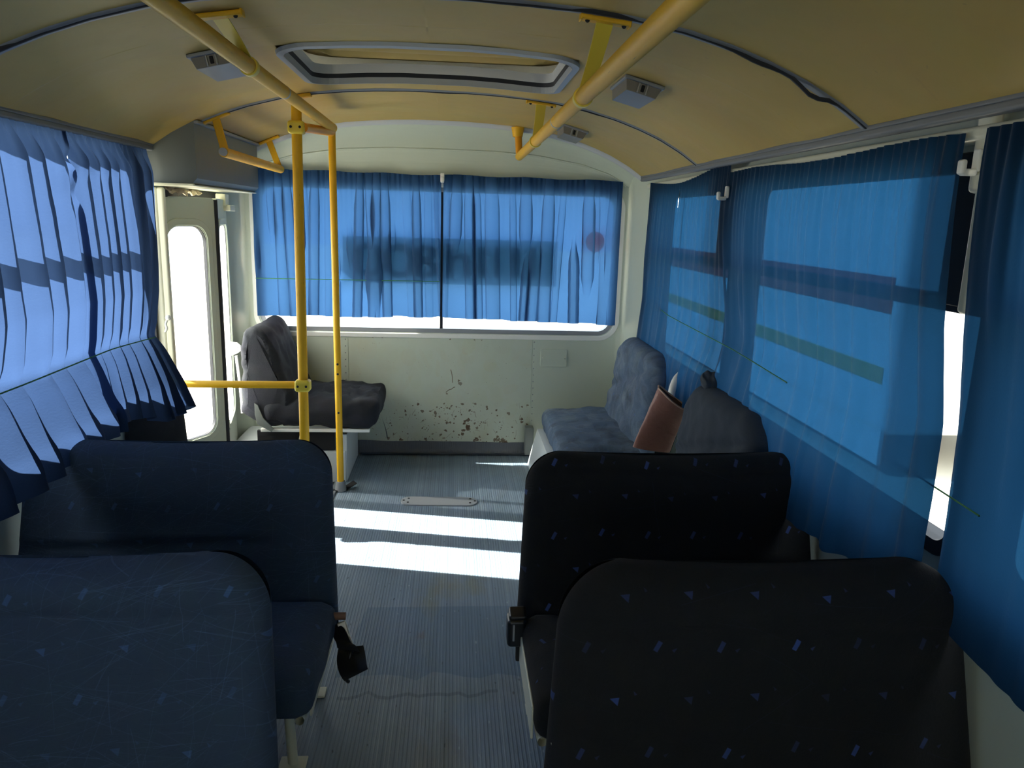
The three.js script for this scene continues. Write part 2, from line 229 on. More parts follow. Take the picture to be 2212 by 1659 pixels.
{ // ceiling panels of beige vinyl, jointed at the strips; the roof hatch opening is left out of the middle one
  const ceil = struct('ceiling');
  const panel = (z0, z1, x0, x1) => { const nx = Math.max(4, Math.round((x1 - x0) / 0.05)), nz = 14; const mk = (dy) => grid(nx, nz, (u, v) => { const x = lerp(x0, x1, u), z = lerp(z0, z1, v); return [x, cy(x) + dy - (dy ? 0 : 0.004 * Math.sin(Math.PI * v) + 0.003 * fbm(x * 2.2, z * 2.2)), z]; }, (u, v) => [lerp(x0, x1, u), lerp(z0, z1, v)]); return merge(mk(0), mk(0.03)); };
  const HX = 0.46, Z0 = -2.46, Z1 = -3.07;
  part('panel', panel(1.8, -1.925, -1.14, 1.14), M.vinyl, ceil);
  part('panel', merge(panel(-1.935, Z0, -1.14, 1.14), panel(Z0, Z1, -1.14, -HX), panel(Z0, Z1, HX, 1.14), panel(Z1, -3.295, -1.14, 1.14)), M.vinyl, ceil);
  part('panel', panel(-3.305, -4.29, -1.14, 1.14), M.vinyl, ceil);
  const roof = struct('roof', merge(box(2.62, 0.04, 6.7, 0, 2.12, -1.38), box(0.04, 0.45, 6.7, -1.29, 1.925, -1.38), box(0.04, 0.45, 6.7, 1.29, 1.925, -1.38), box(2.62, 0.6, 0.04, 0, 1.86, -4.7)), M.coachWhite);
  // joint strips: a metal channel that follows the arch, with a loose rubber insert
  const strip = (n, z, w, mat, ins) => {
    const t = struct('trim_' + n); const N = 90;
    const sweep = (ww, y0, y1, off) => { const prof = [[-ww / 2, y0], [-ww / 2 * 0.8, y1], [ww / 2 * 0.8, y1], [ww / 2, y0]]; return grid(N, 3, (u, v) => { const x = lerp(-1.13, 1.13, u), q = prof[Math.round(v * 3)], o = off ? off(u) : [0, 0]; return [x, cy(x) + q[1] - o[1], z + q[0] + o[0]]; }); };
    part('channel', sweep(w, 0.004, -0.007), mat, t);
    if (n === 3) part('bead', grid(N, 2, (u, v) => { const x = lerp(-1.13, 1.13, u), q = [[0.02, 0.002], [0.016, -0.02], [-0.01, -0.022]][Math.round(v * 2)]; return [x, cy(x) + q[1], z + q[0]]; }), std({ color: '#c6cbcf', roughness: 0.35, side: THREE.DoubleSide }), t);
    if (ins) part('rubber_insert', sweep(w * 0.3, 0.0, -0.009, ins), M.rubber, t);
  };
  strip(1, -1.93, 0.034, M.aluDull, (u) => [0.008 + 0.006 * noise(u * 9), 0.004 * Math.max(0, noise(u * 7 + 2)) + 0.022 * gauss(u - 0.925, 0.018) + 0.008 * gauss(u - 0.86, 0.03)]);
  strip(2, -3.3, 0.034, M.aluDull, (u) => [0.006 + 0.004 * noise(u * 12 + 8), 0.006 * Math.max(0, noise(u * 14 + 5))]);
  strip(3, -4.295, 0.034, M.alu);
  // side channels and the painted rails under them
  for (const s of [-1, 1]) {
    const t = struct('trim_' + (s < 0 ? 4 : 5));
    part('channel', merge(box(0.034, 0.022, 6.05, s * 1.13, 1.637, -1.27, 0.008), box(0.012, 0.012, 6.05, s * 1.117, 1.65, -1.27)), std({ color: '#74777a', roughness: 0.5 }), t);
    part('rail', s > 0 ? box(0.07, 0.03, 6.05, s * 1.178, 1.60, -1.27, 0.01) : box(0.05, 0.02, 6.05, s * 1.165, 1.63, -1.27, 0.008), M.paintCream, t);
  }
}
const WINL = [[-0.35, -1.75], [-1.92, -2.955], [-3.075, -3.345]], WINR = [[-0.2, -1.40], [-1.49, -2.86], [-3.0, -4.08]];
const span = (side, n) => (side > 0 ? [0.68, 1.555, 1.243] : n === 2 ? [0.5, 1.6, 0] : [0.85, 1.68, 1.325]); // bottom, top, vent bar
function sideWall(name, side, wins, door) {
  const zs = (z) => (side < 0 ? z : -z); // shape coordinate
  const a = zs(1.85), b = zs(-4.36), lo = Math.min(a, b), hi = Math.max(a, b);
  const s = poly([[lo, -0.5], [hi, -0.5], [hi, 1.74], [lo, 1.74]]);
  wins.forEach(([z0, z1], n) => { const [WY0, WY1] = span(side, n); s.holes.push(rrect(Math.min(zs(z0), zs(z1)), WY0, Math.max(zs(z0), zs(z1)), WY1, 0.07, THREE.Path)); });
  if (door) s.holes.push(rrect(-4.17, -0.46, -3.385, 1.475, 0.02, THREE.Path));
  const g = ext(s, side < 0 ? 0.03 : 0.055); g.applyMatrix4(side < 0 ? MATL(-1.2) : MATR(1.2));
  return struct(name, g, M.paint);
}
function sideWindow(n, side, z0, z1, k) {
  const [WY0, WY1, VB] = span(side, k), zs = (z) => (side < 0 ? z : -z), a = Math.min(zs(z0), zs(z1)), b = Math.max(zs(z0), zs(z1));
  const mat = side < 0 ? MATL(-1.195) : MATR(1.195), t = struct('window_' + n);
  const fr = ring(a - 0.012, WY0 - 0.012, b + 0.012, WY1 + 0.012, 0.08, side < 0 ? 0.022 : 0.035, side < 0 ? 0.035 : 0.06); fr.applyMatrix4(mat); part('rubber_seal', fr, M.rubber, t);
  if (VB) { const br = ext(rrect(a, VB - 0.018, b, VB + 0.018, 0.004), 0.03); br.applyMatrix4(mat); part('vent_bar', br, M.rubber, t); }
  if (side > 0) part('vent_frame', merge(box(0.03, 0.33, 0.16, 1.2, 1.405, z0 - 0.085)), M.rubber, t);
  for (const [y0, y1] of VB ? [[WY0 + 0.01, VB - 0.008], [VB + 0.007, WY1 - 0.01]] : [[WY0 + 0.01, WY1 - 0.01]]) { const pp = new THREE.ShapeGeometry(rrect(a + 0.01, y0, b - 0.01, y1, 0.05)); pp.applyMatrix4(side < 0 ? MATL(-1.222) : MATR(1.222)); part('pane', pp, M.glass, t); }
}
sideWall('wall_left', -1, WINL, true); const wallR = sideWall('wall_right', 1, WINR, false);
WINL.forEach(([a, b], i) => sideWindow(i + 1, -1, a, b, i)); WINR.forEach(([a, b], i) => sideWindow(i + 4, 1, a, b, i));
// pillar trim on the right wall between the windows
part('pillar_trim', merge(box(0.03, 0.17, 0.05, 1.165, 1.565, -1.535, 0.012), box(0.025, 0.3, 0.03, 1.17, 1.38, -1.53, 0.01)), M.paintCream, wallR);
{
  const s = poly([[-1.25, -0.5], [1.25, -0.5], [1.25, 2.1], [-1.25, 2.1]]); s.holes.push(rrect(-1.05, 0.85, 0.55, 1.6, 0.1, THREE.Path)); const g = ext(s, 0.05); g.translate(0, 0, 1.83); struct('wall_front', g, M.paint);
  const t = struct('window_8'), fr = ring(-1.06, 0.84, 0.56, 1.61, 0.11, 0.03, 0.06); fr.translate(0, 0, 1.825); part('rubber_seal', fr, M.rubber, t); const pn = new THREE.ShapeGeometry(rrect(-1.05, 0.85, 0.55, 1.6, 0.1)); pn.translate(0, 0, 1.855); part('pane', pn, M.glass, t);
}
{ // rear wall: window wall, worn centre panel, side panels, cover plate, corner coves, crowned cap
  const s = poly([[-1.06, -0.02], [1.06, -0.02], [1.06, 1.7], [0.9, 1.77], [0.5, 1.80], [-0.5, 1.80], [-0.9, 1.77], [-1.06, 1.7]]);
  s.holes.push(rrect(-1.025, 0.735, 1.035, 1.565, 0.095, THREE.Path));
  const g = ext(s, 0.06); g.translate(0, 0, -4.48);
  const w = struct('wall_rear', g, M.paint);
  const cp = ext(rrect(-0.527, 0.0, 0.553, 0.722, 0.004), 0.003); cp.translate(0, 0, -4.4195);
  { const p = cp.attributes.position, uv = cp.attributes.uv; for (let i = 0; i < p.count; i++) uv.setXY(i, (p.getX(i) + 0.54) / 1.1, (p.getY(i) - 0.02) / 0.7); }
  part('panel', cp, M.paintRust, w, 'pale panel with rusty chipped paint near the floor');
  part('panel', (() => { const q = ext(rrect(-1.05, 0.0, -0.53, 0.722, 0.004), 0.003); q.translate(0, 0, -4.4195); return q; })(), M.paint, w);
  part('panel', (() => { const q = ext(rrect(0.556, 0.0, 1.05, 0.722, 0.004), 0.003); q.translate(0, 0, -4.4195); return q; })(), M.paint, w);
  part('cover_plate', merge((() => { const q = ext(rrect(0.606, 0.545, 0.762, 0.648, 0.008), 0.005, 0.0015); q.translate(0, 0, -4.416); return q; })(), new THREE.SphereGeometry(0.005, 8, 6).translate(0.616, 0.595, -4.409), new THREE.SphereGeometry(0.005, 8, 6).translate(0.752, 0.595, -4.409)), M.paint, w);
  const rivets = []; for (let i = 0; i < 17; i++) { for (const x of [-0.545, 0.565]) rivets.push(new THREE.SphereGeometry(0.0035, 6, 4).translate(x, 0.05 + i * 0.04, -4.4165)); rivets.push(new THREE.SphereGeometry(0.0035, 6, 4).translate(-0.5 + i * 0.063, 0.716, -4.4165)); }
  part('rivet_rows', merge(rivets), M.aluDull, w).userData.kind = 'stuff';
  // corner coves, from the rear wall round to the side walls
  for (const sd of [-1, 1]) {
    const prof = [[1.045, -4.418], [1.075, -4.412], [1.085, -4.395], [1.10, -4.33], [1.135, -4.26], [1.175, -4.2], [1.2, -4.14], [1.205, -4.1]];
    const cv = grid(prof.length - 1, 8, (u, v) => { const q = prof[Math.round(u * (prof.length - 1))]; return [sd * q[0], lerp(-0.02, 1.68, v), q[1]]; });
    part('corner_cove', cv, Object.assign(M.paintCove ??= M.paint.clone(), { side: THREE.DoubleSide }), w);
  }
  // crowned cap between the ceiling edge and the window wall, with a crease
  const crease = (x) => pw([[0, 1.772], [0.3, 1.77], [0.55, 1.755], [0.8, 1.715], [0.95, 1.67], [1.03, 1.63], [1.06, 1.60]], Math.abs(x));
  const low = (x) => pw([[0, 1.60], [1.02, 1.6], [1.08, 1.58]], Math.abs(x));
  part('cap', merge(grid(80, 10, (u, v) => { const x = lerp(-1.13, 1.13, u), xb = x * 0.955, t = v; const y = lerp(cy(x) - 0.002, crease(xb), t) + 0.02 * Math.sin(Math.PI * t), z = lerp(-4.30, -4.405, t) - 0.018 * Math.sin(Math.PI * t); return [lerp(x, xb, t), y, z]; }),
    grid(80, 6, (u, v) => { const x = lerp(-1.08, 1.08, u); const y = lerp(crease(x), low(x), v), z = lerp(-4.405, -4.417, v) - 0.006 * Math.sin(Math.PI * v) - (v < 0.01 ? 0 : 0.004); return [x, y, z]; })), M.paintCove, w);
  { const cp = []; for (let i = 0; i <= 40; i++) { const x = lerp(-1.06, 1.06, i / 40); cp.push([x, crease(x) - 0.002, -4.408]); } part('crease_bead', tube(cp, 0.006, 120, 8), M.paint, w); }
  // the rear window
  const t = struct('window_7');
  const seal = ring(-1.03, 0.73, 1.04, 1.57, 0.1, 0.03, 0.05); seal.translate(0, 0, -4.475); part('rubber_seal', seal, M.aluDull, t);
  const lip = ring(-1.055, 0.708, 1.063, 1.59, 0.12, 0.02, 0.005, 0.004); lip.translate(0, 0, -4.42); part('painted_lip', lip, M.white, t);
  const pn = new THREE.ShapeGeometry(rrect(-1.02, 0.74, 1.03, 1.56, 0.09)); pn.translate(0, 0, -4.455); part('pane', pn, M.glass, t);
  part('mullion', box(0.018, 0.83, 0.02, 0.012, 1.152, -4.445), M.rubber, t);
  // rubber matting turned up against the rear wall
  const bb = struct('baseboard_rear', merge(grid(40, 5, (u, v) => { const x = lerp(-0.53, 0.54, u), q = v; return [x, q < 0.4 ? 0.006 : lerp(0.006, 0.078 - 0.008 * u + 0.004 * noise(u * 6), (q - 0.4) / 0.6), -4.412 + (q < 0.4 ? 0.05 * (1 - q / 0.4) : 0.006 * Math.max(0, 1 - q * 1.2))]; }, (u, v) => [u * 1.07, v * 0.1]), bar([-0.45, 0.012, -4.36], [0.53, 0.012, -4.362], 0.005, 8)), Object.assign(M.ribbedTrim.clone(), { side: THREE.DoubleSide }));
}
// ------------------------------------------------------------------ folding rear door, slightly ajar
{
  const d = struct('door_1');
  const leaf = (w, wx0, wx1) => { // local: x along the leaf from its hinge, y up, z thickness
    const g = new THREE.Group();
    const s = rrect(0.004, -0.4, w - 0.004, 1.455, 0.02); s.holes.push(rrect(wx0, 0.345, wx1, 1.332, 0.075, THREE.Path)); const p = ext(s, 0.018, 0.002); p.translate(0, 0, -0.009);
    const rim = ring(wx0 - 0.028, 0.317, wx1 + 0.028, 1.36, 0.1, 0.024, 0.002, 0.003); rim.translate(0, 0, 0.011);
    const seal = ring(wx0 - 0.004, 0.341, wx1 + 0.004, 1.336, 0.08, 0.008, 0.018); seal.translate(0, 0, -0.011);
    const pane = new THREE.ShapeGeometry(rrect(wx0, 0.345, wx1, 1.332, 0.07)); pane.translate(0, 0, 0.005);
    return { g, p, rim, seal, pane };
  };
  const place = (A, B, w, wx0, wx1, glass) => {
    const L = leaf(w, wx0, wx1), dir = V(B[0] - A[0], 0, B[1] - A[1]).normalize(); L.g.position.set(A[0], 0, A[1]); L.g.rotation.y = Math.atan2(-dir.z, dir.x);
    L.g.name = 'door_leaf'; d.add(L.g); part('leaf_panel', merge(L.p, L.rim), M.paint, L.g); part('window_seal', L.seal, M.rubber, L.g); part('pane', L.pane, glass, L.g); return L.g;
  };
  place([-1.19, -3.42], [-1.04, -3.703], 0.32, 0.03, 0.262, M.glass);
  place([-1.04, -3.715], [-1.122, -4.155], 0.448, 0.03, 0.40, M.glassDusty);
  part('edge_seal', merge(bar([-1.033, -0.38, -3.706], [-1.033, 1.45, -3.706], 0.013, 10)), M.rubber, d);
  part('jamb', merge(box(0.06, 1.98, 0.06, -1.19, 0.5, -3.385, 0.012), box(0.03, 1.98, 0.03, -1.15, 0.5, -3.372, 0.01), box(0.055, 1.98, 0.05, -1.165, 0.5, -4.185, 0.012), box(0.02, 1.98, 0.02, -1.13, 0.5, -4.155, 0.006)), M.paintCream, d);
  part('header_recess', box(0.03, 0.04, 0.74, -1.17, 1.472, -3.78), M.dark, d);
  part('mechanism_bracket', merge(box(0.05, 0.06, 0.06, -1.10, 1.455, -4.06), box(0.07, 0.03, 0.09, -1.09, 1.415, -4.08)), M.paintCream, d);
  // lever on the rear post
  part('lever_plate', (() => { const g = ext(poly([[-0.03, 0.035], [0.03, 0.026], [0.045, 0.012], [0.045, -0.012], [0.03, -0.024], [-0.03, -0.05], [-0.012, -0.008]]), 0.006, 0.002); return merge(g.translate(-1.05, 0.715, -3.92), new THREE.CylinderGeometry(0.011, 0.011, 0.02, 14).rotateX(Math.PI / 2).translate(-1.028, 0.715, -3.912)); })(), M.white, d);
  part('lever_rod', tube([[-1.03, 0.675, -3.92], [-1.02, 0.56, -3.92], [-1.014, 0.46, -3.92], [-1.012, 0.37, -3.92]], 0.008, 20, 8), M.white, d);
  part('latch', merge(new THREE.SphereGeometry(0.012, 12, 8).translate(-1.14, 0.945, -3.33), tube([[-1.14, 0.945, -3.33], [-1.15, 0.92, -3.325], [-1.145, 0.90, -3.32], [-1.152, 0.885, -3.32]], 0.005, 14, 6)), M.white, d);
}
{ // grey housing over the door
  const t = thing('door_housing', 'grey sheet metal housing under the ceiling over the rear door', 'housing');
  const top = [], N = 12; for (let i = 0; i <= N; i++) { const x = lerp(-0.952, -1.14, i / N); top.push([x, cy(x) - 0.004]); }
  const g = ext(poly([[-1.165, 1.50], [-0.975, 1.50], [-0.952, 1.525], ...top, [-1.165, 1.63]]), 0.98, 0.0); g.translate(0, 0, -4.205); part('shell', g, M.greyPaint, t);
  part('bottom_edge', merge(box(0.21, 0.006, 0.99, -1.07, 1.498, -3.715, 0.002), box(0.2, 0.004, 0.02, -1.065, 1.502, -3.222, 0.001)), M.paintCream, t, 'pale lower edge');
  part('top_channel', box(0.02, 0.014, 0.98, -0.945, cy(0.945) - 0.012, -3.715), M.aluDull, t);
}
{ // crumpled cloth stuffed above the door
  const g = grid(40, 10, (u, v) => [-1.15 + 0.03 * v + 0.014 * noise(u * 9, v * 4), 1.496 - 0.026 * v - 0.014 * noise(u * 7, v * 3 + 2) - 0.008 * Math.sin(u * 30), -3.40 - 0.42 * u]);
  solo('rag', g, std({ color: '#cbb9a2', roughness: 0.95, side: THREE.DoubleSide }), 'crumpled beige rag stuffed in the gap above the door', 'cloth');
}
// ------------------------------------------------------------------ roof hatch
{
  const t = thing('roof_hatch', 'rounded roof hatch with metal frame and beige lid in the ceiling', 'hatch', [0, 0, 0]);
  const bend = (g) => { const p = g.attributes.position; for (let i = 0; i < p.count; i++) p.setY(i, p.getY(i) + cy(p.getX(i)) - 1.908); g.computeVertexNormals(); return g; };
  const subd = (x0, z0, x1, z1, r, w, h0, h1) => { // ring built as a swept grid so that it can follow the arch: returns flange or collar
    const pts = rrect(x0, z0, x1, z1, r).getSpacedPoints(160), ins = rrect(x0 + w, z0 + w, x1 - w, z1 - w, Math.max(0.01, r - w)).getSpacedPoints(160);
    return grid(160, 1, (u, v) => { const k = Math.round(u * 160), q = v ? ins[k] : pts[k]; return [q.x, v ? h1 : h0, q.y]; });
  };
  const x0 = -0.475, x1 = 0.475, z0 = -3.095, z1 = -2.435;
  const D = THREE.DoubleSide, met = std({ color: '#c3c8cb', roughness: 0.4, metalness: 0.1, side: D }), gal = std({ color: '#aab1b6', roughness: 0.45, metalness: 0.1, side: D });
  part('flange', bend(merge(subd(x0, z0, x1, z1, 0.11, 0.003, 1.907, 1.896), subd(x0 + 0.003, z0 + 0.003, x1 - 0.003, z1 - 0.003, 0.108, 0.022, 1.896, 1.893), subd(x0 + 0.025, z0 + 0.025, x1 - 0.025, z1 - 0.025, 0.09, 0.002, 1.893, 1.915))), gal, t);
  part('gasket', bend(subd(x0 + 0.027, z0 + 0.027, x1 - 0.027, z1 - 0.027, 0.088, 0.003, 1.915, 1.93)), Object.assign(M.rubber.clone(), { side: D }), t);
  part('collar', bend(subd(x0 + 0.03, z0 + 0.03, x1 - 0.03, z1 - 0.03, 0.085, 0.004, 1.93, 1.962)), met, t);
  const lid = (() => { const s = rrect(x0 + 0.0, z0 + 0.0, x1 - 0.0, z1 - 0.0, 0.1); const g = ext(s, 0.012); g.rotateX(Math.PI / 2); const p = g.attributes.position; return g.translate(0, 1.992, 0); })();
  // (shape y became z with its sign kept by the rotation below)
  { const p = lid.attributes.position; for (let i = 0; i < p.count; i++) p.setZ(i, p.getZ(i)); }
  part('lid', lid, M.vinyl, t);
  const rib = []; for (const z of [-2.55, -2.66, -2.77, -2.88, -2.99]) { const g = grid(60, 6, (u, v) => { const x = lerp(-0.41, 0.41, u); return [x, 1.978 - 0.014 * Math.sin(Math.PI * v) * sstep(0, 0.05, u) * sstep(0, 0.05, 1 - u), z + (v - 0.5) * 0.075]; }, (u, v) => [u * 0.8, v * 0.1]); rib.push(g); }
  part('lid_lining', merge(rib), Object.assign(M.vinyl.clone(), { side: D }), t);
}
// ------------------------------------------------------------------ ceiling lamps
{
  const G = 'grey lamps on the ceiling';
  const mk = (label, x, z, L) => {
    const t = thing('ceiling_lamp', label, 'lamp', [x, cy(x) - 0.002, z]); t.rotation.z = Math.atan(cslope(x));
    part('base', box(0.135, 0.012, L, 0, -0.006, 0), M.aluDull, t);
    const s = poly([[-0.058, -0.012], [0.058, -0.012], [0.048, -0.042], [-0.048, -0.042]]); const g = ext(s, L - 0.02, 0.002); g.translate(0, 0, -(L - 0.02) / 2); part('diffuser', g, M.lens, t);
    for (const k of [-0.014, 0.014]) part('clip', box(0.007, 0.036, 0.008, k, -0.024, L / 2 - 0.008), M.alu, t); part('clip_slot', box(0.012, 0.022, 0.006, 0, -0.026, L / 2 - 0.009), M.dark, t);
  };
  mk('grey ceiling lamp to the right of the roof hatch, beside the right rail', 0.68, -2.62, 0.24); mk('grey ceiling lamp to the left of the roof hatch, behind the left rail', -0.635, -2.51, 0.22); mk('small far ceiling lamp over the rear window near the end of the right rail', 0.665, -3.93, 0.24);
}
// ------------------------------------------------------------------ yellow handrails
function hanger(parent, rail, foot, horizontal = true) { // stem with a foot plate on the ceiling and a ring round the rail
  const g = new THREE.Group(); g.name = 'hanger'; parent.add(g);
  const [rx, ry, rz] = rail, [fx, fz] = foot, fy = cy(fx);
  const sl = Math.atan(cslope(fx));
  part('foot', T(merge(box(0.125, 0.012, 0.032, 0, -0.008, 0), box(0.006, 0.022, 0.032, -0.06, -0.006, 0), box(0.006, 0.022, 0.032, 0.06, -0.006, 0)), fx, fy - 0.004, fz, 0, 0, sl), M.yellow, g);
  const st = grid(4, 14, (u, v) => { const w = lerp(0.021, 0.017, v) , th = 0.006; const a = [[-w, th], [w, th], [w, -th], [-w, -th], [-w, th]][Math.round(u * 4)]; return [lerp(fx, rx, v) + a[0] + 0.003 * Math.sin(v * 3), lerp(fy - 0.008, ry, v), lerp(fz, rz, v) + a[1]]; });
  part('stem', toFlat(st), Object.assign(M.yellowPale, { side: THREE.DoubleSide }), g);
  part('ring', new THREE.CylinderGeometry(0.026, 0.026, 0.026, 24).rotateX(Math.PI / 2).translate(rx, ry, rz), M.yellowPale, g);
  for (const k of [-0.045, 0.045]) part('bolt', new THREE.SphereGeometry(0.006, 8, 6).translate(fx + k, fy - 0.018 + k * cslope(fx), fz + 0.004), M.dark, g);
}
function toFlat(g) { const n = g.toNonIndexed(); n.computeVertexNormals(); return n; }
{
  const r = thing('handrail', 'long yellow ceiling handrail on the right, ending before the rear window', 'handrail', [0, 0, 0]);
  const pr = (z) => [lerp(0.405, 0.429, (z + 0.6) / -3.65), lerp(1.71, 1.735, (z + 0.6) / -3.65), z];
  part('tube', merge(bar(pr(1.2), pr(-4.255), 0.0215, 24), new THREE.SphereGeometry(0.0215, 16, 10).translate(...pr(-4.255))), M.yellow, r);
  part('sleeve', bar(pr(-2.62), pr(-2.635), 0.0222, 24), M.steel, r);
  hanger(r, pr(-2.09), [0.44, -1.95]); hanger(r, pr(-3.36), [0.437, -3.31]);
  part('end_post', merge(bar(pr(-4.245), [0.418, cy(0.418), -4.27], 0.019, 18)), M.orangePaint, r); part('end_socket', merge(new THREE.CylinderGeometry(0.036, 0.026, 0.05, 18).translate(0.418, cy(0.418) - 0.028, -4.268)), M.yellow, r);
}
{
  const r = thing('handrail', 'long yellow ceiling handrail on the left, ending at the two poles', 'handrail', [0, 0, 0]);
  part('tube', merge(bar([-0.493, 1.795, 1.2], [-0.493, 1.795, -3.77], 0.0215, 24), new THREE.SphereGeometry(0.0215, 16, 10).translate(-0.493, 1.795, -3.77)), M.yellow, r);
  part('sleeve', bar([-0.493, 1.795, -2.72], [-0.493, 1.795, -2.735], 0.0222, 24), M.steel, r);
  hanger(r, [-0.493, 1.795, -2.29], [-0.505, -2.05]);
}
{
  const p1 = thing('grab_pole', 'thick yellow pole with the horizontal door bar clamped to it', 'pole', [0, 0, 0]);
  const px = (y) => [-0.566 - 0.006 * (1.85 - y), y, -3.3];
  part('tube', bar(px(0.02), px(cy(0.566) - 0.01), 0.021, 24), M.yellow, p1);
  part('ceiling_foot', T(box(0.11, 0.014, 0.04, 0, -0.008, 0), -0.56, cy(0.56), -3.3, 0, 0, Math.atan(cslope(-0.56))), M.yellow, p1);
  for (const y of [1.742, 0.662]) { const c = new THREE.Group(); c.name = 'clamp'; p1.add(c); part('block', box(0.066, 0.052, 0.058, px(y)[0] + 0.0, y, -3.296, 0.012), M.yellowPale, c); for (const k of [-0.018, 0.018]) part('screw', new THREE.SphereGeometry(0.0055, 8, 6).translate(px(y)[0] + k, y, -3.267), M.dark, c); }
  const b = thing('door_bar', 'horizontal yellow bar between the left wall and the thick pole', 'handrail', [0, 0, 0]);
  part('tube', bar([-1.145, 0.659, -3.31], [-0.595, 0.663, -3.3], 0.016, 20), M.yellow, b); part('wall_socket', bar([-1.18, 0.659, -3.31], [-1.10, 0.659, -3.31], 0.023, 20), M.yellowPale, b);
  const c = thing('link_tube', 'short orange tube linking the two poles under the ceiling', 'handrail', [0, 0, 0]);
  part('tube', bar([-0.54, 1.744, -3.3], [-0.497, 1.775, -3.75], 0.019, 20), M.orangePaint, c);
  const p2 = thing('grab_pole', 'thin yellow pole with drilled holes standing on the floor by the step', 'pole', [0, 0, 0]);
  part('tube', bar([-0.49, 0.02, -3.763], [-0.497, 1.79, -3.765], 0.017, 22), M.yellow, p2);
  part('floor_socket', new THREE.CylinderGeometry(0.022, 0.03, 0.05, 18).translate(-0.49, 0.028, -3.763), M.aluDull, p2, 'grey rubber foot'); part('base_flap', merge(T(box(0.075, 0.005, 0.04, 0, 0, 0, 0.002), -0.45, 0.016, -3.79, 0.1, 0.6, 0.35), T(box(0.05, 0.005, 0.03, 0, 0, 0, 0.002), -0.52, 0.008, -3.745, 0, 0.3, -0.1)), M.dark, p2);
  for (const y of [0.42, 0.62, 0.67]) part('drilled_hole', new THREE.SphereGeometry(0.006, 8, 6).translate(-0.491, y, -3.748), M.dark, p2);
  const q = thing('door_rail', 'short yellow grab rail hung beside the grey door housing', 'handrail', [0, 0, 0]);
  part('tube', merge(bar([-0.855, 1.634, -3.27], [-0.838, 1.624, -4.22], 0.02, 20), new THREE.SphereGeometry(0.02, 14, 10).translate(-0.838, 1.624, -4.22)), M.yellow, q); part('end_cap', bar([-0.855, 1.634, -3.258], [-0.855, 1.634, -3.27], 0.0165, 18), M.alu, q);
  const hang = (rx, ry, z, fx) => { const g = new THREE.Group(); g.name = 'hanger'; q.add(g); part('foot', T(box(0.12, 0.012, 0.03, 0, -0.006, 0), fx, cy(fx) - 0.004, z, 0, 0, Math.atan(cslope(fx))), M.yellow, g); const L = Math.hypot(rx - fx, cy(fx) - ry); part('stem', T(box(0.032, L, 0.012, 0, 0, 0), (rx + fx) / 2, (ry + cy(fx)) / 2, z, 0, 0, Math.atan2(rx - fx, cy(fx) - ry)), M.yellow, g); };
  hang(-0.858, 1.636, -3.305, -0.892); hang(-0.838, 1.626, -4.2, -0.892);
}
